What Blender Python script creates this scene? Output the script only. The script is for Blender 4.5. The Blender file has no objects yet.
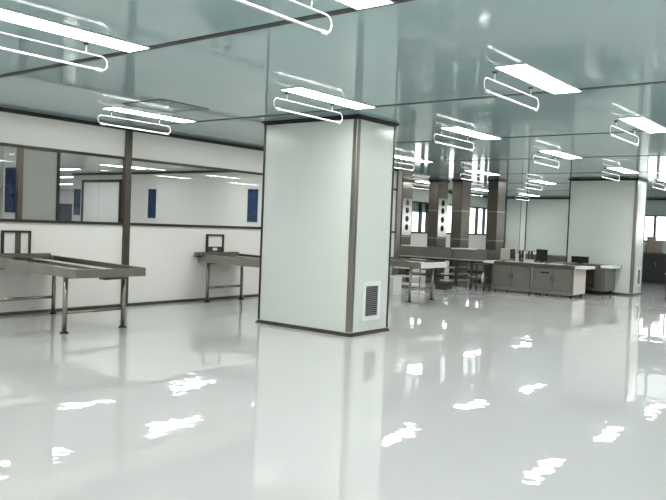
import bpy, bmesh, math, random
from mathutils import Vector, Matrix
random.seed(4)
S = bpy.context.scene
COL = S.collection
PI = math.pi
H = 1.35          # eye height
CZ = 2.70         # ceiling height

# ------------------------------------------------------------------ materials
def mat(name, col, rough=.5, metal=0., spec=.5, noise=0., nscale=6., bump=0., bscale=20., coat=0., emit=None, estr=0., stretch=None):
    m = bpy.data.materials.new(name); m.use_nodes = True
    nt = m.node_tree; b = nt.nodes['Principled BSDF']
    b.inputs['Base Color'].default_value = (*col, 1)
    b.inputs['Roughness'].default_value = rough
    b.inputs['Metallic'].default_value = metal
    b.inputs['Specular IOR Level'].default_value = spec
    b.inputs['Coat Weight'].default_value = coat
    b.inputs['Coat Roughness'].default_value = .05
    if emit:
        b.inputs['Emission Color'].default_value = (*emit, 1)
        b.inputs['Emission Strength'].default_value = estr
    if noise or bump:
        tc = nt.nodes.new('ShaderNodeTexCoord'); mp = nt.nodes.new('ShaderNodeMapping')
        nt.links.new(tc.outputs['Object'], mp.inputs['Vector'])
        if stretch: mp.inputs['Scale'].default_value = stretch
    if noise:
        n = nt.nodes.new('ShaderNodeTexNoise'); n.inputs['Scale'].default_value = nscale; n.inputs['Detail'].default_value = 3
        nt.links.new(mp.outputs['Vector'], n.inputs['Vector'])
        r = nt.nodes.new('ShaderNodeValToRGB')
        r.color_ramp.elements[0].position = .3; r.color_ramp.elements[1].position = .7
        r.color_ramp.elements[0].color = (*[max(0, c*(1-noise)) for c in col], 1)
        r.color_ramp.elements[1].color = (*[min(1, c*(1+noise)) for c in col], 1)
        nt.links.new(n.outputs['Fac'], r.inputs['Fac']); nt.links.new(r.outputs['Color'], b.inputs['Base Color'])
    if bump:
        n = nt.nodes.new('ShaderNodeTexNoise'); n.inputs['Scale'].default_value = bscale; n.inputs['Detail'].default_value = 2
        nt.links.new(mp.outputs['Vector'], n.inputs['Vector'])
        bp = nt.nodes.new('ShaderNodeBump'); bp.inputs['Strength'].default_value = 1; bp.inputs['Distance'].default_value = bump
        nt.links.new(n.outputs['Fac'], bp.inputs['Height']); nt.links.new(bp.outputs['Normal'], b.inputs['Normal'])
    return m

def floor_mat():
    m = bpy.data.materials.new('epoxy_floor'); m.use_nodes = True
    nt = m.node_tree; b = nt.nodes['Principled BSDF']; L = nt.links.new
    b.inputs['Base Color'].default_value = (.66, .69, .69, 1)
    b.inputs['Roughness'].default_value = .0
    b.inputs['Specular IOR Level'].default_value = 1.0
    b.inputs['IOR'].default_value = 1.6
    tc = nt.nodes.new('ShaderNodeTexCoord')
    n1 = nt.nodes.new('ShaderNodeTexNoise'); n1.inputs['Scale'].default_value = 1.4; n1.inputs['Detail'].default_value = 1.5
    n2 = nt.nodes.new('ShaderNodeTexNoise'); n2.inputs['Scale'].default_value = 6.5; n2.inputs['Detail'].default_value = 1
    for n in (n1, n2): L(tc.outputs['Object'], n.inputs['Vector'])
    b1 = nt.nodes.new('ShaderNodeBump'); b1.inputs['Strength'].default_value = 1; b1.inputs['Distance'].default_value = .0036
    b2 = nt.nodes.new('ShaderNodeBump'); b2.inputs['Strength'].default_value = 1; b2.inputs['Distance'].default_value = .0008
    L(n1.outputs['Fac'], b1.inputs['Height']); L(n2.outputs['Fac'], b2.inputs['Height'])
    L(b1.outputs['Normal'], b2.inputs['Normal']); L(b2.outputs['Normal'], b.inputs['Normal'])
    n3 = nt.nodes.new('ShaderNodeTexNoise'); n3.inputs['Scale'].default_value = .5
    L(tc.outputs['Object'], n3.inputs['Vector'])
    r = nt.nodes.new('ShaderNodeValToRGB')
    r.color_ramp.elements[0].color = (.565, .563, .556, 1); r.color_ramp.elements[1].color = (.605, .602, .595, 1)
    L(n3.outputs['Fac'], r.inputs['Fac']); L(r.outputs['Color'], b.inputs['Base Color'])
    return m

def glass_mat(name, tint=(.95, .97, .97), ior=1.5):
    m = bpy.data.materials.new(name); m.use_nodes = True
    nt = m.node_tree; nt.nodes.clear(); L = nt.links.new
    o = nt.nodes.new('ShaderNodeOutputMaterial'); mx = nt.nodes.new('ShaderNodeMixShader')
    t = nt.nodes.new('ShaderNodeBsdfTransparent'); t.inputs['Color'].default_value = (*tint, 1)
    g = nt.nodes.new('ShaderNodeBsdfGlossy'); g.inputs['Roughness'].default_value = .0
    ge = nt.nodes.new('ShaderNodeNewGeometry')
    dt = nt.nodes.new('ShaderNodeVectorMath'); dt.operation = 'DOT_PRODUCT'
    L(ge.outputs['Incoming'], dt.inputs[0]); L(ge.outputs['Normal'], dt.inputs[1])
    def mth(op, a, b=None):
        n = nt.nodes.new('ShaderNodeMath'); n.operation = op
        for i, v in enumerate((a, b)):
            if v is None: continue
            if isinstance(v, (int, float)): n.inputs[i].default_value = v
            else: L(v, n.inputs[i])
        return n.outputs[0]
    f0 = ((ior-1)/(ior+1))**2
    k = mth('POWER', mth('SUBTRACT', 1., mth('ABSOLUTE', dt.outputs['Value'])), 5.)   # thin pane: Schlick, same from both sides
    fac = mth('ADD', mth('MULTIPLY', k, 1-f0), f0)
    L(fac, mx.inputs['Fac']); L(t.outputs[0], mx.inputs[1]); L(g.outputs[0], mx.inputs[2]); L(mx.outputs[0], o.inputs['Surface'])
    return m

def emit_mat(name, col, s):
    m = bpy.data.materials.new(name); m.use_nodes = True
    nt = m.node_tree; nt.nodes.clear()
    o = nt.nodes.new('ShaderNodeOutputMaterial'); e = nt.nodes.new('ShaderNodeEmission')
    e.inputs['Color'].default_value = (*col, 1); e.inputs['Strength'].default_value = s
    nt.links.new(e.outputs[0], o.inputs['Surface'])
    return m

LAMP = 14.0
M = dict(
    floor=floor_mat(),
    ceiling=mat('ceiling_panel', (.335, .465, .472), .06, 0, .28, noise=.04, nscale=.6, bump=.0004, bscale=.9),
    ceiling2=mat('ceiling_panel_plain', (.6, .63, .61), .2),
    seam=mat('dark_seam', (.012, .014, .014), .5),
    wall=mat('wall_panel', (.83, .82, .78), .3, 0, .4, noise=.015, nscale=.7),
    wall2=mat('wall_panel_green', (.60, .66, .61), .3, 0, .4, noise=.015, nscale=.7),
    pillar=mat('pillar_panel', (.68, .725, .68), .22, 0, .5, noise=.02, nscale=.8),
    room=mat('next_room_panel', (.78, .79, .75), .35),
    blank=mat('grey_blank_panel', (.30, .31, .28), .4),
    steel=mat('stainless_steel', (.31, .293, .26), .3, 1., noise=.08, nscale=5, stretch=(1, 1, .3)),
    steel_d=mat('stainless_dark', (.14, .128, .108), .34, 1., noise=.1, nscale=4),
    steel_b=mat('stainless_bright', (.55, .53, .49), .22, 1., noise=.05, nscale=6),
    trim=mat('bronze_steel_trim', (.06, .055, .045), .3, .7),
    black=mat('black_trim', (.015, .015, .014), .4),
    rubber=mat('black_rubber', (.012, .012, .012), .6),
    white=mat('white_enamel', (.80, .81, .80), .3),
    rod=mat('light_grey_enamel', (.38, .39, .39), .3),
    plastic_w=mat('white_plastic', (.76, .76, .74), .4),
    lampglass=mat('lamp_tube_glass', (.5, .51, .52), .15),
    lamp=emit_mat('light_diffuser', (1, .995, .97), LAMP),
    glass=glass_mat('partition_glass', ior=1.65), winglass=glass_mat('window_glass'),
    blue=mat('blue_vision_glass', (.012, .035, .12), .06, 0, .8, noise=.6, nscale=7),
    navy=mat('navy_panel', (.012, .012, .06), .2),
    green=mat('green_film', (.30, .45, .38), .4),
    beige=mat('beige_case', (.42, .40, .34), .45),
    dgrey=mat('dark_grey_laminate', (.05, .05, .048), .45, 0, .3),
    grey=mat('grey_cabinet_steel', (.215, .21, .19), .36, .75, noise=.06, nscale=3),
    brown=mat('brown_interior', (.22, .19, .14), .5),
    screen=mat('black_screen', (.012, .014, .014), .2),
    crate=mat('dark_green_crate', (.03, .05, .04), .5),
    pink=mat('reflected_light_panel', (.80, .74, .69), .35),
    louvre=mat('grey_louvre', (.22, .22, .23), .4),
    dark=mat('dark_void', (.03, .03, .03), .7),
    card=mat('cardboard_box', (.45, .38, .28), .7),
)

# ------------------------------------------------------------------ mesh builder
class MB:
    def __init__(s): s.bm = bmesh.new()
    def box(s, x0, x1, y0, y1, z0, z1, bevel=0., rz=0.):
        r = bmesh.ops.create_cube(s.bm, size=1)
        vs = r['verts']
        c = Vector(((x0+x1)/2, (y0+y1)/2, (z0+z1)/2)); d = (abs(x1-x0), abs(y1-y0), abs(z1-z0))
        R = Matrix.Rotation(rz, 3, 'Z')
        for v in vs: v.co = c + R @ Vector((v.co.x*d[0], v.co.y*d[1], v.co.z*d[2]))
        if bevel:
            es = list({e for v in vs for e in v.link_edges})
            bmesh.ops.bevel(s.bm, geom=es, offset=bevel, segments=2, affect='EDGES', profile=.5)
        return s
    def tube(s, pts, r, n=10, closed=False, cap=True):
        pts = [Vector(p) for p in pts]; rings = []; N = len(pts)
        up = None
        for i, p in enumerate(pts):
            a = pts[(i-1) % N] if (closed or i > 0) else p
            b = pts[(i+1) % N] if (closed or i < N-1) else p
            t = (b-a).normalized()
            if up is None: up = Vector((0, 0, 1)) if abs(t.z) < .9 else Vector((1, 0, 0))
            u = t.cross(up)
            if u.length < 1e-4: u = t.cross(Vector((1, .01, 0)))
            u.normalize(); v = u.cross(t).normalized(); up = v
            rr = r[i] if isinstance(r, (list, tuple)) else r
            rings.append([s.bm.verts.new(p + (u*math.cos(2*PI*k/n)+v*math.sin(2*PI*k/n))*rr) for k in range(n)])
        for i in range(N if closed else N-1):
            A, B = rings[i], rings[(i+1) % N]
            for k in range(n): s.bm.faces.new((A[k], A[(k+1) % n], B[(k+1) % n], B[k]))
        if cap and not closed:
            s.bm.faces.new(rings[0][::-1]); s.bm.faces.new(rings[-1])
        return s
    def quad(s, *p):
        s.bm.faces.new([s.bm.verts.new(q) for q in p]); return s
    def prism(s, pts, z0, z1):
        a = [s.bm.verts.new((x, y, z0)) for x, y in pts]; b = [s.bm.verts.new((x, y, z1)) for x, y in pts]
        n = len(pts)
        s.bm.faces.new(a[::-1]); s.bm.faces.new(b)
        for i in range(n): s.bm.faces.new((a[i], a[(i+1) % n], b[(i+1) % n], b[i]))
        return s
    def warp(s, fn):
        for v in s.bm.verts: v.co = Vector(fn(v.co))
        return s
    def build(s, name, material, parent=None, smooth=False):
        bmesh.ops.recalc_face_normals(s.bm, faces=s.bm.faces[:])
        me = bpy.data.meshes.new(name); s.bm.to_mesh(me); s.bm.free()
        me.materials.append(material)
        if smooth:
            for p in me.polygons: p.use_smooth = True
        o = bpy.data.objects.new(name, me); COL.objects.link(o)
        if parent: o.parent = parent
        return o

def tag(o, label, cat, group=None):
    o['label'] = label; o['category'] = cat
    if group: o['group'] = group
    return o
def thing(name, label, cat, loc=(0, 0, 0), group=None, rz=0):
    o = bpy.data.objects.new(name, None); COL.objects.link(o)
    o.empty_display_size = .1; o.location = loc; o.rotation_euler = (0, 0, rz)
    return tag(o, label, cat, group)
def struct(name, mb, material):
    o = mb.build(name, material); o['kind'] = 'structure'; return o
def box(*a, **k): return MB().box(*a, **k)
def dup(root, loc, label):
    r = root.copy(); COL.objects.link(r); r.location = loc; r['label'] = label
    for ch in list(root.children):
        c = ch.copy(); COL.objects.link(c); c.parent = r
        for g in list(ch.children):
            d = g.copy(); COL.objects.link(d); d.parent = c
    return r

# ------------------------------------------------------------------ room shell
XW = -9.2            # face of the left partition
XO = -12.6           # outer wall with windows
YB, YE = -6.0, 26.4  # back, end
XR = 5.0
struct('floor', box(-40, XR, YB, YE+.2, -.12, 0), M['floor'])
struct('ceiling', MB().box(XW-.06, XR, YB, 13.4, CZ, CZ+.12).box(XO-.2, XR, 13.4, YE+.2, CZ, CZ+.12), M['ceiling'])
struct('ceiling_next_room', MB().box(-40, XW-.06, YB, 13.4, CZ, CZ+.12).box(-40, -21.25, 13.4, 22, CZ, CZ+.12), M['ceiling2'])
# partition on the left: lower and upper bands
HEAD, SILL = 2.23, 1.25
struct('wall_left', MB().box(XW-.06, XW, YB, 14.2, 0, SILL).box(XW-.06, XW, YB, 14.2, HEAD, CZ).box(XW-.06, XW, 13.4, 14.2, SILL, HEAD), M['wall'])
struct('wall_back', box(-40, XR, YB-.1, YB, 0, CZ), M['wall'])
struct('wall_right', box(XR, XR+.1, YB, YE, 0, CZ), M['wall2'])
# end wall: solid on its left, a window band on its right
struct('wall_end', MB().box(XO-.2, -7.4, YE, YE+.12, 0, CZ).box(-7.4, XR, YE, YE+.12, 0, 1.25).box(-7.4, XR, YE, YE+.12, 2.09, CZ), M['wall2'])
# outer wall
OY0, OY1 = 13.5, YE
struct('wall_outer', MB().box(XO-.15, XO, OY0, OY1, 0, 1.24).box(XO-.15, XO, OY0, OY1, 2.21, CZ)
       .box(XO-.15, XO, OY0, 19.6, 1.24, 2.21).box(XO-.15, XO, 21.55, 21.75, 1.24, 2.21).box(XO-.15, XO, 26.0, OY1, 1.24, 2.21), M['wall'])
# next room
struct('wall_next_room', MB().box(-21.3, XW-.06, 13.4, 13.5, 0, CZ), M['room'])
struct('wall_next_room_side', MB().box(-40.1, -40, YB, 22, 0, CZ), M['room'])
struct('wall_next_room_far', MB().box(-40, -21.2, 22, 22.1, 0, CZ).box(-21.3, -21.2, 13.5, 22, 0, CZ), M['room'])
# glass in the partition
zc0, zc1 = SILL, HEAD
struct('window_1', box(XW-.034, XW-.026, YB, 4.98, zc0, zc1), M['glass'])
struct('window_2', box(XW-.034, XW-.026, 5.58, 6.64, zc0, zc1), M['glass'])
struct('window_3', box(XW-.034, XW-.026, 6.75, 13.4, zc0, zc1), M['glass'])
# trims of the partition
struct('trim_1', box(XW-.01, XW+.018, YB, 14.2, HEAD-.02, HEAD+.022), M['trim'])          # head
struct('trim_2', box(XW-.01, XW+.03, YB, 14.2, SILL-.02, SILL+.02), M['trim'])            # sill
struct('trim_3', box(XW, XW+.03, YB, 14.2, CZ-.05, CZ-.001), M['black'])                  # top
struct('trim_4', box(XW-.05, XW+.04, 6.64, 6.75, .0, CZ-.05, bevel=.006), M['steel_d'])  # post
struct('trim_5', box(XW-.05, XW+.01, 4.98, 5.05, SILL+.02, HEAD-.02), M['steel_d'])         # mullion
struct('trim_6', box(XW-.05, XW+.012, 5.55, 5.585, SILL+.02, HEAD-.02), M['black'])
struct('trim_7', box(XW-.06, XW+.05, 14.1, 14.26, 0, CZ-.01, bevel=.006), M['steel'])    # end post
bp = box(XW-.045, XW-.012, 5.05, 5.55, SILL+.02, HEAD-.02)
struct('window_4', bp, M['blank'])
struct('baseboard_left', MB().box(XW, XW+.02, YB, 14.2, .01, .042, bevel=.004).box(XW, XW+.026, YB, 14.2, 0, .01), M['steel_d'])
# windows of the outer wall and the end wall
struct('window_5', box(XO-.09, XO-.08, 19.6, 21.55, 1.24, 2.21), M['winglass'])
struct('window_6', box(XO-.09, XO-.08, 21.75, 26.0, 1.24, 2.21), M['winglass'])
struct('window_7', box(-7.4, XR, YE+.05, YE+.06, 1.25, 2.09), M['winglass'])
f = MB()
for y in (20.28, 20.9, 21.35): f.box(XO-.1, XO+.01, y-.035, y+.035, 1.24, 2.21)
struct('trim_8', f, M['dgrey'])
f = MB()
for y in (22.5, 23.3, 24.2, 25.0, 25.6): f.box(XO-.1, XO+.01, y-.03, y+.03, 1.24, 2.21)
struct('trim_9', f, M['dgrey'])
struct('trim_10', MB().box(XO, XO+.025, OY0, OY1, 2.2, 2.25).box(XO, XO+.03, OY0, OY1, 1.2, 1.25), M['trim'])
struct('trim_11', box(XO, XO+.03, OY0, OY1, CZ-.05, CZ-.001), M['black'])
struct('trim_12', MB().box(XO-.12, XO-.1, 19.6, 21.55, 1.9, 2.21), M['green'])
f = MB()
for x in (-6.62, -5.2, -3.8, -2.4): f.box(x-.035, x+.035, YE-.01, YE+.1, 1.25, 2.09)
f.box(-7.4, XR, YE-.02, YE+.02, 2.08, 2.12).box(-7.4, XR, YE-.02, YE+.02, 1.22, 1.26)
struct('trim_13', f, M['trim'])
struct('trim_14', box(XO, XR, YE-.04, YE, CZ-.055, CZ-.001), M['black'])
struct('trim_15', MB().box(-12.15, -12.08, YE-.02, YE+.02, 0, CZ-.05).box(-11.28, -11.24, YE-.02, YE+.02, 0, CZ-.05).box(-11.50, -11.47, YE-.02, YE+.02, 0, CZ-.05), M['steel_d'])
struct('trim_35', box(-11.47, -11.28, YE-.035, YE+.02, 0, CZ-.05), M['white'])
struct('trim_16', box(-11.24, -9.0, YE-.03, YE, .0, .06), M['trim'])
# dark joints between the ceiling panels, plus fine joints across them
SEAMS = (.62, 3.64, 6.71, 9.70, 12.6, 15.75, 18.8, 21.9, 24.9)
for i, y in enumerate(SEAMS):
    struct('trim_%d' % (17+i), box((XW if y < 13 else XO)+.03, XR, y-.038, y+.038, CZ-.003, CZ+.001), M['seam'])
# doors and vision windows of the next room, seen through the glass
struct('trim_30', box(-21.3, XW-.06, 13.36, 13.4, CZ-.06, CZ-.001), M['black'])
d = MB().box(-20.7, -20.6, 13.34, 13.4, 0, 2.49).box(-18.72, -18.63, 13.34, 13.4, 0, 2.49).box(-20.7, -18.63, 13.34, 13.4, 2.41, 2.49)
struct('trim_31', d, M['black'])
struct('door_1', box(-20.6, -18.72, 13.36, 13.4, .01, 2.41), M['white'])
for i, (a, b) in enumerate(((-21.18, -20.78), (-17.35, -16.97), (-13.28, -12.9))):
    struct('window_%d' % (8+i), box(a, b, 13.38, 13.399, 1.36, 2.2), M['blue'])
    struct('trim_%d' % (32+i), MB().box(a-.03, a, 13.37, 13.4, 1.33, 2.23).box(b, b+.03, 13.37, 13.4, 1.33, 2.23), M['room'])
struct('door_2', box(-13.55, -12.98, 7.05, 7.1, .01, CZ), M['white'])
struct('window_11', box(-13.45, -13.06, 7.03, 7.049, 1.36, 2.2), M['blue'])
struct('window_12', box(-38.5, -33.2, 21.93, 21.99, .6, 1.95), M['navy'])

# ------------------------------------------------------------------ pillars
def pillar(label, x0, x1, y0, y1, group, vent):
    t = thing('pillar', label, 'pillar', ((x0+x1)/2, (y0+y1)/2, 0), group)
    w, d = (x1-x0)/2, (y1-y0)/2
    box(-w, w, -d, d, .0, CZ-.002).build('core_panel', M['pillar'], t)
    c = MB()
    s = .065; e = .008
    c.box(w-s, w+e, -d-e, -d+s, .05, CZ-.05, bevel=.012)
    c.build('corner_post', M['steel'], t)
    for sx, sy in ((-1, -1), (1, 1), (-1, 1)):
        q = MB(); k = .022
        q.box(sx*(w-k), sx*(w+e), sy*(d-k), sy*(d+e), .05, CZ-.05)
        q.build('corner_trim', M['black'], t)
    sk = MB(); o_ = .035
    for a, b, z0, z1 in ((.03, 0, 0, .012), (.018, 0, .012, .032), (.01, 0, .032, .042)):
        sk.box(-w-a, w+a, -d-a, -d+.01, z0, z1).box(-w-a, w+a, d-.01, d+a, z0, z1)
        sk.box(-w-a, -w+.01, -d, d, z0, z1).box(w-.01, w+a, -d, d, z0, z1)
    sk.build('skirting', M['steel_d'], t)
    cr = MB()
    for a, z0, z1 in ((.014, CZ-.05, CZ-.022), (.035, CZ-.022, CZ-.003)):
        cr.box(-w-a, w+a, -d-a, -d+.01, z0, z1).box(-w-a, w+a, d-.01, d+a, z0, z1)
        cr.box(-w-a, -w+.01, -d, d, z0, z1).box(w-.01, w+a, -d, d, z0, z1)
    cr.build('crown_trim', M['black'], t)
    if vent:
        ya, yb, za, zb = vent
        fr = MB(); m_ = .055
        fr.box(w, w+.014, ya, ya+m_, za, zb).box(w, w+.014, yb-m_, yb, za, zb)
        fr.box(w, w+.014, ya+m_, yb-m_, za, za+m_).box(w, w+.014, ya+m_, yb-m_, zb-m_, zb)
        g = fr.build('air_grille', M['white'], t)
        box(w, w+.003, ya+m_, yb-m_, za+m_, zb-m_).build('grille_back', M['dark'], g)
        lv = MB(); n = 15
        for i in range(n):
            z = za+m_+(i+.5)*(zb-za-2*m_)/n
            h = .008
            lv.quad((w+.004, ya+m_, z-h), (w+.004, yb-m_, z-h), (w+.013, yb-m_, z+h), (w+.013, ya+m_, z+h))
        lv.build('louvre', M['louvre'], g)
    return t
pillar('large pale green panelled pillar in front with steel corner post', -6.755, -5.22, 7.09, 7.91, 'panelled pillars', (-.17, .21, .17, .66))
pillar('smaller looking pale pillar further back on the right behind the counters', -6.34, -4.77, 17.38, 18.12, 'panelled pillars', (-.08, .22, .2, .64))

# ------------------------------------------------------------------ ceiling lights and hanging lamps
LW_, LL_ = .255, 1.28
def make_light(label):
    t = thing('ceiling_light', label, 'ceiling light', (0, 0, CZ), 'flush ceiling light panels')
    w, l = LW_/2, LL_/2
    box(-w, w, -l, l, -.009, -.004).build('diffuser', M['lamp'], t)
    fr = MB(); k = .012
    fr.box(-w-k, -w, -l-k, l+k, -.010, -.001).box(w, w+k, -l-k, l+k, -.010, -.001).box(-w, w, -l-k, -l, -.010, -.001).box(-w, w, l, l+k, -.010, -.001)
    fr.box(-w, w, -l, l, -.004, -.001)
    fr.build('frame', M['white'], t)
    return t
def make_lamp(label):
    t = thing('hanging_lamp', label, 'hanging lamp', (0, 0, CZ), 'ceiling hung tube lamps')
    z0, z1, y0, y1 = -.185, -.075, -.575, .575
    r = (z1-z0)/2; zc = (z0+z1)/2; pts = []
    # loop: top rod and both rounded ends
    for k in range(13):
        a = -PI/2 - PI*k/12
        pts.append((0, y0+r+r*math.cos(a), zc+r*math.sin(a)))
    for k in range(13):
        a = PI/2 - PI*k/12
        pts.append((0, y1-r+r*math.cos(a), zc+r*math.sin(a)))
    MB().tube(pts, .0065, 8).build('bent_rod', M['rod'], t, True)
    MB().tube([(0, y0+r+.03, z0), (0, y1-r-.03, z0)], .0105, 10).build('lamp_tube', M['lampglass'], t, True)
    for s in (-1, 1):
        e = (y1-r)*s
        MB().tube([(0, e-.045*s, z0), (0, e+.012*s, z0)], .0135, 10).build('end_cap', M['plastic_w'], t, True)
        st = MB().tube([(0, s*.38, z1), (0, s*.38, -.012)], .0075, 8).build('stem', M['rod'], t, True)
        MB().tube([(0, s*.38, -.013), (0, s*.38, -.004), (0, s*.38, -.001)], [.012, .024, .026], 12).build('flange', M['dgrey'], st, True)
    return t
LIGHTS = [  # x, y of the far end, where it is
    (-4.87, 3.62, 'at the top left corner, cut off left'),
    (-2.58, 3.63, 'at the top centre, cut by upper edge'),
    (-7.77, 6.64, 'nearest the left wall, by the vent'),
    (-4.84, 6.71, 'right in front of the large pillar'),
    (-2.54, 6.77, 'upper right, biggest fully visible one'),
    (-2.45, 9.80, 'high up at the right edge'),
    (-4.72, 9.72, 'just behind the large pillar, on its right'),
    (-4.56, 12.66, 'left of the back pillar, nearest one'),
    (-7.55, 12.66, 'touching the large pillar right edge'),
    (-4.47, 15.85, 'above the back pillar front face'),
    (-7.62, 15.9, 'before the tops of the ducts'),
    (-7.42, 19.0, 'second of three receding left of back pillar'),
    (-10.8, 18.95, 'far off between the two left ducts'),
    (-10.8, 22.3, 'far off between the two right ducts'),
    (-10.4, 25.2, 'smallest, by the end wall panels'),
    (-4.3, 18.93, 'far right, beyond the back pillar'),
]
l0 = h0 = None
for x, ye, where in LIGHTS:
    a = 'white ceiling light panel ' + where
    b = 'looped white tube lamp by the light panel ' + where
    pl = (x, ye-LL_/2, CZ); ph = (x-.225, ye-.71, CZ)
    if l0 is None:
        l0 = make_light(a); l0.location = pl; h0 = make_lamp(b); h0.location = ph
    else:
        dup(l0, pl, a); dup(h0, ph, b)
# the same lamps of the grid outside the frame, as area lamps; the next room also gets added fill
def area(x, ye, s=1., nm='room_lamp', turn=False):
    ld = bpy.data.lights.new(nm, 'AREA'); ld.shape = 'RECTANGLE'; ld.size = LW_; ld.size_y = LL_
    ld.energy = LAMP*LW_*LL_*PI*s; ld.color = (1, .995, .97)
    o = bpy.data.objects.new(nm, ld); COL.objects.link(o); o.location = (x, ye-LL_/2, CZ-.012)
    if turn: o.rotation_euler = (0, 0, PI/2)
for ye in (-2.4, .6, 3.65, 6.7, 9.7, 12.7, 15.8, 18.9): area(-.1, ye)
for ye in (-2.4, .6, 3.65, 6.7, 9.7): area(2.4, ye)
for x in (-2.5, -4.9, -7.7):
    for ye in (-2.4, .6): area(x, ye)
area(-7.7, 3.6); area(-2.4, 12.9); area(-7.65, 9.7); area(-10.8, 15.9)
for ye in (15.9, 19.): area(-2.2, ye)
for p in ((-11.2, 4.1), (-11.2, 7.1), (-11.2, 10.1), (-13.4, 9.6), (-13.4, 12.5), (-11.2, 13.1), (-13.5, 3.), (-24, 20), (-28, 21), (-22, 8.4), (-34, 20), (-35, 16), (-32, 21), (-36.5, 20), (-26, 17), (-26.5, 11), (-16, 7), (-16, 3)): area(*p, nm='next_room_lamp_and_fill')  # lamps along the partition, plus extra ones added to brighten the next room

for x, y, turn, where in ((-19.5, 12.0, 1, 'highest of three stacked between grey panel and doors'), (-23.3, 14.5, 1, 'middle of three stacked between grey panel and doors'),
                          (-28.8, 17.8, 1, 'lowest of three stacked between grey panel and doors'), (-16.4, 11.8, 0, 'just left of the steel wall post')):
    o = dup(l0, (x, y, CZ), 'light panel seen through partition glass, ' + where)
    o['group'] = 'light panels seen through the glass'
    if turn: o.rotation_euler = (0, 0, PI/2)

# square vent in the ceiling by the left wall
t = thing('ceiling_vent', 'flat square air vent with slots in the ceiling near the left partition', 'vent', (-7.0, 5.62, CZ))
q = MB(); a, k = .36, .02
q.box(-a, a, -a, -a+k, -.006, -.001).box(-a, a, a-k, a, -.006, -.001).box(-a, -a+k, -a+k, a-k, -.006, -.001).box(a-k, a, -a+k, a-k, -.006, -.001)
q.build('frame', M['dgrey'], t)
box(-a+k, a-k, -a+k, a-k, -.004, -.001).build('panel', M['ceiling'], t)
q = MB()
for i in range(5):
    for j in (-1, 1): q.box(-.26+.13*i-.03, -.26+.13*i+.03, j*.27-.012, j*.27+.012, -.0065, -.0035)
    q.box(.27-.012, .27+.012, -.26+.13*i-.03, -.26+.13*i+.03, -.0065, -.0035)
q.build('slot', M['dgrey'], t)

# ------------------------------------------------------------------ steel trough tables on the left wall
def leg(x, y, ztop, t):
    l = MB().tube([(x, y, .035), (x, y, ztop)], .027, 14).build('leg', M['steel'], t, True)
    MB().tube([(x, y, 0), (x, y, .012), (x, y, .028), (x, y, .05)], [.05, .048, .02, .016], 12).build('foot', M['rubber'], l, True)
def trough_table(label, y0, xend, legx, zend=.75, bracket=True):
    """y0: near edge; built in world size around (XW, y0)"""
    t = thing('trough_table', label, 'table', (XW, y0, 0), 'steel trough tables on the wall')
    L = xend - XW; W = .95; x0 = .03
    slope = lambda c: (c.x, c.y, c.z + (.79-zend)*(1-c.x/L)*max(0., min(1., (c.z-.64)/.1)))
    m = MB(); rim = .07
    m.box(x0, L, 0, W, zend-.10, zend-.055)                       # bed
    m.box(x0, L, 0, rim, zend-.056, zend).box(x0, L, W-rim*.6, W, zend-.056, zend)
    m.box(L-.03, L, rim, W-rim*.6, zend-.056, zend-.004)
    m.warp(slope).build('trough', M['steel'], t)
    box(.32, L-.1, .40, .56, zend-.056, zend-.012).warp(slope).build('centre_strip', M['steel_b'], t)
    # raised tray along the wall
    w = MB(); a, b, za, zb = -.09, .85, .745, .82
    w.box(x0, .13, a, b, za, za+.015).box(x0, .045, a, b, za, zb).box(.115, .13, a, b, za, zb-.01).box(x0, .13, b-.015, b, za, zb)
    w.box(x0, .13, a, a+.015, za, zb)
    w.build('wall_tray', M['steel'], t)
    for lx in (.2, legx-XW):
        for ly in (.07, .86): leg(lx, ly, zend-.09, t)
        MB().tube([(lx, .09, .235), (lx, .85, .235)], .02, 10).build('stretcher', M['steel'], t, True)
        box(lx-.025, lx+.025, .06, .88, zend-.125, zend-.095).build('cross_rail', M['steel_d'], t)
    if zend < .74:
        box(L, L+.012, .0, W, zend-.10, zend+.004, bevel=.003).build('end_panel', M['plastic_w'], t)
    if bracket:
        MB().box(L-.32, L-.2, .52, .6, zend-.15, zend-.1).box(L-.3, L-.22, .6, .85, zend-.15, zend-.125).build('bracket', M['steel_d'], t)
    return t
trough_table('stainless trough table at the left edge, nearest one, ending before the steel wall post', 4.56, -7.15, -7.45)
trough_table('stainless trough table on the left wall running behind the large pillar', 8.13, -6.75, -7.1)
trough_table('stainless trough table with bright end panel just right of the large pillar', 11.25, -6.75, -7.0, .735)

def hatch(label, y0, stile, W):
    t = thing('pass_hatch', label, 'hatch', (XW, y0, .82), 'hatch frames on the wall')
    Hh, D, k = .30, .035, .028
    q = MB().box(0, D, 0, k, 0, Hh).box(0, D, W-k, W, 0, Hh).box(0, D, k, W-k, Hh-k, Hh)
    q.build('frame', M['trim'], t)
    box(.002, .012, k, W-k, 0, Hh-k).build('back_panel', M['wall'], t)
    if stile:
        box(.012, .03, W*.47, W*.47+.07, 0, Hh-k).build('stile', M['steel_d'], t)
    else:
        box(.012, .018, k, W-k, 0, .09).build('lower_strip', M['dgrey'], t)
        box(.012, .03, .14, .24, .02, .07, bevel=.015).build('latch', M['white'], t)
    return t
hatch('steel framed hatch with a centre stile above the nearest trough table', 4.77, True, .40)
hatch('small steel framed hatch with dark strip above the table beside the large pillar', 8.31, False, .39)

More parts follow.
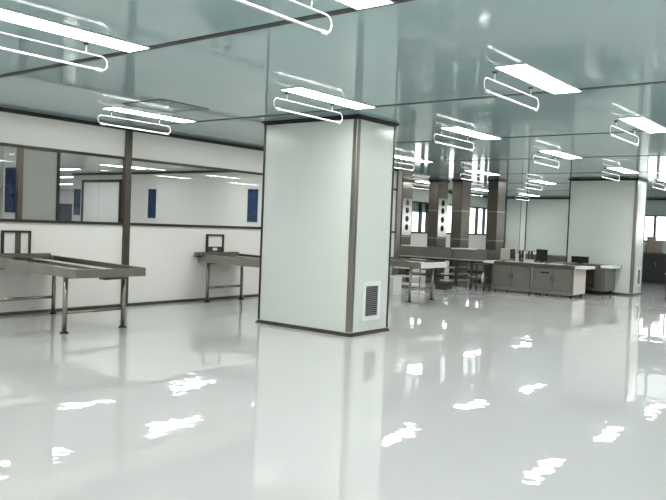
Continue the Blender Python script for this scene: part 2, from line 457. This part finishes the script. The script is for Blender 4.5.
# ------------------------------------------------------------------ long bench and ducts in the middle distance
t = thing('work_bench', 'long grey panelled steel bench in front of the tall ducts', 'bench', (-8.9, 16.1, 0))
x0, x1, y0, y1 = -1.5, 1.3, -.45, .45
MB().box(x0, x1, y0, y1, .84, .87).build('bench_top', M['steel'], t)
for a, b in ((x0, .39), (.41, x1)):
    box(a, b, y0-.02, y0, .66, .9).build('front_panel', M['grey'], t)
box(x0, x1, y1, y1+.02, .66, .9).build('back_panel', M['grey'], t)
box(x1, x1+.02, y0, y1, .66, .9).build('end_panel', M['steel_d'], t)
MB().box(x0, x1+.03, y0-.05, y0-.02, .635, .665).build('lower_rail', M['steel_b'], t)
for lx in (x0+.1, -.1, .48, x1-.06):
    for ly in (y0+.05, y1-.05):
        box(lx-.025, lx+.025, ly-.025, ly+.025, 0, .84).build('leg', M['dgrey'], t)  # dark legs, their grey also paints the shadow under the bench
for z in (.12, .28, .44): box(.05, .42, y0+.06, y1-.06, z-.02, z).build('lower_shelf', M['plastic_w'], t)
MB().box(x0, 0., y0+.1, y1-.1, .18, .2).box(.5, x1, y0+.1, y1-.1, .2, .22).build('lower_shelf', M['dgrey'], t)
box(x0, x1, y1-.12, y1-.08, .56, .64).build('back_rail', M['dgrey'], t)
tag(box(-8.62, -8.15, 15.75, 16.2, .871, .915, bevel=.008).build('reflection_slab', M['plastic_w']), 'white slab painted as window reflection on the long bench between the two right ducts', 'reflection slab')  # white slab stands in for the window reflected in the bench top
tag(box(-10.1, -9.55, 15.8, 16.2, .871, .92, bevel=.008).build('reflection_slab', M['plastic_w']), 'white slab painted as window reflection on the long bench between the two left ducts', 'reflection slab')  # second slab, the same reflection painted white

def duct(label, xa, xb, ya, yb, holes):
    t = thing('exhaust_duct', label, 'duct', ((xa+xb)/2, (ya+yb)/2, 0), 'tall steel ducts')
    w, d = (xb-xa)/2, (yb-ya)/2
    box(-w, w, -d, d, 0, CZ-.002, bevel=.01).build('duct_body', M['steel_d'], t)
    cr = MB()
    a = .02
    cr.box(-w-a, w+a, -d-a, -d, CZ-.05, CZ-.003).box(-w-a, w+a, d, d+a, CZ-.05, CZ-.003).box(-w-a, -w, -d, d, CZ-.05, CZ-.003).box(w, w+a, -d, d, CZ-.05, CZ-.003)
    cr.build('painted_top_reflection', M['black'], t)  # black band stands in for the duct's dark reflection at the ceiling
    for z in (1.1, 1.85):
        q = MB(); a = .006
        q.box(-w-a, w+a, -d-a, -d, z, z+.03).box(w, w+a, -d, d, z, z+.03)
        q.build('joint_band', M['steel'], t)
    if holes:
        p = box(w, w+.012, -d+.03, d-.03, 1.15, 2.2).build('side_panel', M['steel_b'], t)
        h = MB()
        for z in (1.38, 1.62, 1.86, 2.08):
            h.tube([(w+.012, 0, z), (w+.016, 0, z)], .085, 20)
        h.build('round_port', M['dark'], p)
    return t
duct('stainless duct with round ports, leftmost one beside the large pillar', -11.30, -11.08, 17.3, 17.85, True)
duct('stainless duct with round ports, second from the large pillar', -10.22, -9.93, 17.3, 17.85, True)
duct('wide plain stainless duct in the middle behind the long bench', -9.5, -9.2, 17.3, 17.8, False)
duct('plain stainless duct, rightmost one, nearest the cabinets', -8.46, -8.17, 17.3, 17.75, False)

# ------------------------------------------------------------------ cabinets with worktops
def base_cabinet(label, x0, x1, y0, y1, slot=False):
    t = thing('base_cabinet', label, 'cabinet', ((x0+x1)/2, (y0+y1)/2, 0), 'steel base cabinets')
    w, d = (x1-x0)/2, (y1-y0)/2
    box(-w, w, -d, d, .07, .62).build('carcass', M['grey'], t)
    box(-w, w, -d-.022, -d, .05, .115).build('plinth', M['steel'], t)
    for s in (-1, 1):
        a, b = (-w+.03, -.006) if s < 0 else (.006, w-.03)
        dr = box(a, b, -d-.018, -d, .125, .60, bevel=.004).build('door', M['grey'], t)
        hx = s*.035
        MB().tube([(hx, -d-.018, .33), (hx, -d-.045, .34), (hx, -d-.045, .42), (hx, -d-.018, .43)], .007, 8).build('handle', M['dgrey'], dr, True)
        if slot and s < 0:
            box(-w+.17, -w+.36, -d-.022, -d-.017, .485, .525).build('name_slot', M['black'], dr)
    for sx in (-1, 1):
        for sy in (-1, 1):
            MB().tube([(sx*(w-.06), sy*(d-.06), 0), (sx*(w-.06), sy*(d-.06), .07)], .022, 10).build('foot', M['rubber'], t, True)
    return t
c = base_cabinet('left steel base cabinet with two doors under the front worktop', -7.25, -6.32, 15.25, 15.98)
c = base_cabinet('right steel base cabinet with a black slot and brightly lit side under the front worktop', -6.28, -5.39, 15.25, 15.98, True)
box(.445, .459, -.355, .355, .07, .62).build('side_panel', M['pink'], c)  # pinkish white paints the light reflected off the cabinet side
box(-.475, -.447, -.39, -.366, .1, .62).build('divider_strip', M['steel_b'], c)
t = thing('worktop', 'long stainless worktop lying across the two front cabinets', 'worktop', (-6.2, 15.6, .62), 'cabinet worktops')
MB().box(-1.2, 1.05, -.42, .44, .0, .065, bevel=.006).build('slab', M['steel_d'], t)
box(-1.25, -1.0, -.44, .2, .012, .0655, bevel=.005).build('end_board', M['white'], t)
box(.86, 1.07, -.44, .2, .012, .0655, bevel=.005).build('end_board', M['white'], t)
# rear right cabinet: open front
t = thing('open_cabinet', 'open fronted steel cabinet standing against the back pillar', 'cabinet', (-5.70, 16.98, 0))
MB().box(-.55, .55, .33, .35, .1, .62).box(-.55, -.52, -.35, .33, .1, .62).build('carcass', M['grey'], t)
box(-.52, .3, .31, .33, .12, .6).build('back_panel', M['brown'], t)
box(.3, .55, -.35, .33, .1, .62).build('end_box', M['grey'], t)
box(-.52, .3, -.35, .31, .1, .16).build('bottom_shelf', M['steel'], t)
for sx in (-1, 1):
    for sy in (-1, 1):
        MB().tube([(sx*.48, sy*.28, 0), (sx*.48, sy*.28, .1)], .022, 10).build('foot', M['rubber'], t, True)
t = thing('worktop', 'shorter stainless worktop on the open cabinet at the back pillar', 'worktop', (-5.65, 16.98, .62), 'cabinet worktops')
MB().box(-.8, .63, -.36, .4, 0, .06, bevel=.006).build('slab', M['steel_d'], t)
box(.38, .635, -.365, .3, .005, .0605).build('end_board', M['white'], t)

# rear low counter against the distance
t = thing('rear_counter', 'low steel counter in the distance behind the two monitors', 'counter', (-9.2, 21.2, 0))
MB().box(-2.2, 2.4, -.4, .4, .66, .72).build('counter_top', M['steel_b'], t)
MB().box(-2.1, 2.3, -.35, .35, .1, .66).build('counter_body', M['grey'], t)
MB().box(-2.1, 2.3, -.33, .33, 0, .1).build('plinth', M['black'], t)

# things on the worktops
t = thing('monitor', 'black boxy monitor standing on the front worktop', 'monitor', (-6.30, 15.72, .685), rz=-.35)
MB().box(-.14, .14, -.03, .03, .055, .31, bevel=.008).build('housing', M['screen'], t)
MB().box(-.10, .10, .03, .09, .08, .28, bevel=.015).build('rear_shell', M['dgrey'], t)
MB().box(-.025, .025, -.01, .04, .012, .07).box(-.09, .09, -.06, .08, 0, .014, bevel=.004).build('stand', M['dgrey'], t)
t = thing('monitor', 'low wide black monitor on the rear worktop by the back pillar', 'monitor', (-5.86, 16.95, .68), rz=.05)
MB().box(-.2, .2, -.02, .02, .02, .17, bevel=.006).build('housing', M['screen'], t)
MB().box(-.08, .08, -.05, .07, 0, .012).box(-.03, .03, -.008, .03, .01, .06).build('stand', M['dgrey'], t)
t = thing('instrument_box', 'beige instrument box with a black side on the left of the front worktop', 'instrument', (-7.11, 15.72, .685))
box(-.13, .10, -.12, .12, .02, .29, bevel=.01).build('case', M['beige'], t)
box(.10, .125, -.11, .11, .07, .28, bevel=.006).build('side_cover', M['black'], t)
for sx in (-1, 1):
    for sy in (-1, 1): MB().tube([(sx*.08, sy*.08, 0), (sx*.08, sy*.08, .021)], .015, 8).build('foot', M['rubber'], t)
tag(box(-6.94, -6.86, 15.74, 15.84, .685, .87, bevel=.012).build('canister', M['plastic_w']), 'small white canister between the beige box and the little rack', 'canister')
t = thing('desk_rack', 'little open rack of dark posts behind the front worktop middle', 'rack', (-6.73, 15.85, .685))
for sx in (-1, 1):
    for sy in (-1, 1): box(sx*.11-.018, sx*.11+.018, sy*.08-.015, sy*.08+.015, 0, .25).build('post', M['dgrey'], t)
box(-.17, .17, -.11, .11, .25, .265).build('top_shelf', M['steel'], t)
box(-.13, .13, -.1, .1, .05, .065).build('lower_shelf', M['steel'], t)
box(.0, .03, -.11, -.09, .0, .25).build('front_post', M['plastic_w'], t)
def paper(label, x, y, w, d, h, rz, z=.685, m='white'):
    q = MB(); n = max(2, int(h/.012))
    for i in range(n):
        q.box(-w+random.uniform(-.01, .01), w+random.uniform(-.01, .01), -d, d, h*i/n, h*(i+.9)/n)
    o = q.build('paper_stack', M[m]); o.location = (x, y, z); o.rotation_euler = (0, 0, rz)
    return tag(o, label, 'papers', 'paper stacks on the worktops')
paper('pale paper stack just left of the boxy black monitor', -6.5, 15.48, .10, .08, .07, .2)
paper('flat paper stack lying right in front of the boxy black monitor', -6.24, 15.42, .13, .08, .02, -.1)
paper('flat paper stack lying on the front worktop below the beige box', -6.85, 15.4, .14, .08, .02, .15)
paper('thin papers lying right of the boxy black monitor', -5.85, 15.5, .16, .1, .018, .1)

# ------------------------------------------------------------------ clutter below the bench
t = thing('trolley', 'dark two shelf trolley at the right end of the long bench', 'trolley', (-7.5, 15.15, 0))
for sx in (-1, 1):
    for sy in (-1, 1):
        l = box(sx*.17-.012, sx*.17+.012, sy*.14-.012, sy*.14+.012, .05, .60).build('post', M['dgrey'], t)
        MB().tube([(sx*.17-.012, sy*.14, .03), (sx*.17+.012, sy*.14, .03)], .03, 12).build('wheel', M['rubber'], l, True)
for z in (.15, .58): box(-.19, .19, -.16, .16, z, z+.018).build('shelf', M['dgrey'], t)
tag(box(-7.64, -7.5, 15.05, 15.25, .168, .25, bevel=.006).build('crate', M['crate']), 'dark green crate on the lower shelf of the dark trolley', 'crate')
q = MB().tube([(-7.42, 15.14, .169), (-7.42, 15.14, .34), (-7.42, 15.14, .37), (-7.42, 15.14, .41)], [.045, .045, .02, .02], 14)
tag(q.build('bottle', M['plastic_w'], None, True), 'white bottle on the lower shelf of the dark trolley', 'bottle')
def rack(label, x, y, w, d, zs):
    t = thing('storage_rack', label, 'rack', (x, y, 0), 'low storage racks')
    for sx in (-1, 1):
        for sy in (-1, 1): box(sx*w-.012, sx*w+.012, sy*d-.012, sy*d+.012, 0, zs[-1]).build('post', M['steel'], t)
    for z in zs: box(-w, w, -d, d, z-.02, z).build('shelf', M['plastic_w'], t)
rack('low rack of white shelves behind the trough table beside the large pillar', -8.9, 14.2, .25, .2, (.08, .26, .45, .6))
CR = [(-8.62, 13.1, .2, .16, .3, 'plastic_w', 'white carton on the floor behind the trough table with the bright end'),
      (-8.1, 14.55, .14, .14, .17, 'dgrey', 'dark box on the floor just right of the white carton')]
for x, y, w, d, h, m, lab in CR:
    t = thing('carton', lab, 'box', (x, y, 0))
    box(-w, w, -d, d, 0, h*.8).build('body', M[m], t)
    box(-w-.008, w+.008, -d-.008, d+.008, h*.8, h, bevel=.005).build('lid', M[m], t)

# ------------------------------------------------------------------ right edge, beyond the back pillar
t = thing('sideboard', 'dark sideboard at the right edge beyond the back pillar', 'sideboard', (-5.85, 23.4, 0))
box(-.9, .8, -.35, .35, .08, .88).build('body', M['dgrey'], t)
box(-.93, .83, -.38, .36, .88, .92, bevel=.004).build('top', M['grey'], t)
for i, a in enumerate((-.88, -.32, .24)):
    dr = box(a, a+.53, -.368, -.35, .1, .86, bevel=.003).build('door', M['dgrey'], t)
    MB().tube([(a+.48, -.395, .5), (a+.48, -.395, .62)], .008, 8).build('handle', M['steel'], dr)
box(-.85, .75, -.3, .33, 0, .08).build('plinth', M['black'], t)
for x, w, h, m, lab in ((-6.2, .13, .22, 'plastic_w', 'white carton on the dark sideboard, next to the back pillar'),
                        (-5.95, .10, .46, 'card', 'tall tan carton on the dark sideboard behind the white one'),
                        (-5.72, .12, .36, 'beige', 'beige carton on the dark sideboard right of the tan one')):
    t = thing('carton', lab, 'box', (x, 23.3 if h < .3 else 23.45, .92))
    box(-w, w, -.12, .12, 0, h*.85, bevel=.004).build('body', M[m], t)
    box(-w-.006, w+.006, -.126, .126, h*.85, h, bevel=.004).build('lid', M[m], t)
t = thing('trolley', 'steel trolley with white shelves at the right edge beside the back pillar', 'trolley', (-3.66, 17.2, 0))
for sx in (-1, 1):
    for sy in (-1, 1):
        l = box(sx*.3-.012, sx*.3+.012, sy*.22-.012, sy*.22+.012, .06, .8).build('post', M['dgrey'], t)
        MB().tube([(sx*.3-.012, sy*.22, .035), (sx*.3+.012, sy*.22, .035)], .035, 12).build('wheel', M['rubber'], l, True)
for z in (.56, .86): box(-.32, .32, -.24, .24, z, z+.03, bevel=.004).build('shelf', M['plastic_w'], t)
MB().tube([(-.3, .22, .8), (.3, .22, .8)], .012, 8).build('handle', M['dgrey'], t)

# ------------------------------------------------------------------ daylight outside
w = bpy.data.worlds.new('daylight'); S.world = w; w.use_nodes = True
w.node_tree.nodes['Background'].inputs['Color'].default_value = (.97, 1, 1, 1)
w.node_tree.nodes['Background'].inputs['Strength'].default_value = 1.9

# ------------------------------------------------------------------ camera
F = 724.25
yaw, pitch, roll = math.radians(37.927), math.radians(-1.946), math.radians(2.236)
cy, sy, cp, sp = math.cos(yaw), math.sin(yaw), math.cos(pitch), math.sin(pitch)
fw = Vector((-sy*cp, cy*cp, sp)); rt = Vector((cy, sy, 0)); up = rt.cross(fw)
c_, s_ = math.cos(roll), math.sin(roll)
r2 = c_*rt + s_*up; u2 = -s_*rt + c_*up
cd = bpy.data.cameras.new('camera'); cam = bpy.data.objects.new('camera', cd); COL.objects.link(cam)
cam.matrix_world = Matrix(((r2.x, u2.x, -fw.x, 0), (r2.y, u2.y, -fw.y, 0), (r2.z, u2.z, -fw.z, H), (0, 0, 0, 1)))
cd.sensor_width = 36; cd.lens = 36*F/666; cd.clip_end = 200
S.camera = cam
S.view_settings.view_transform = 'Standard'; S.view_settings.look = 'None'
S.view_settings.exposure = 1.0; S.view_settings.gamma = 1; S.view_settings.use_curve_mapping = False
S.cycles.max_bounces = 10; S.cycles.transparent_max_bounces = 16; S.cycles.glossy_bounces = 6
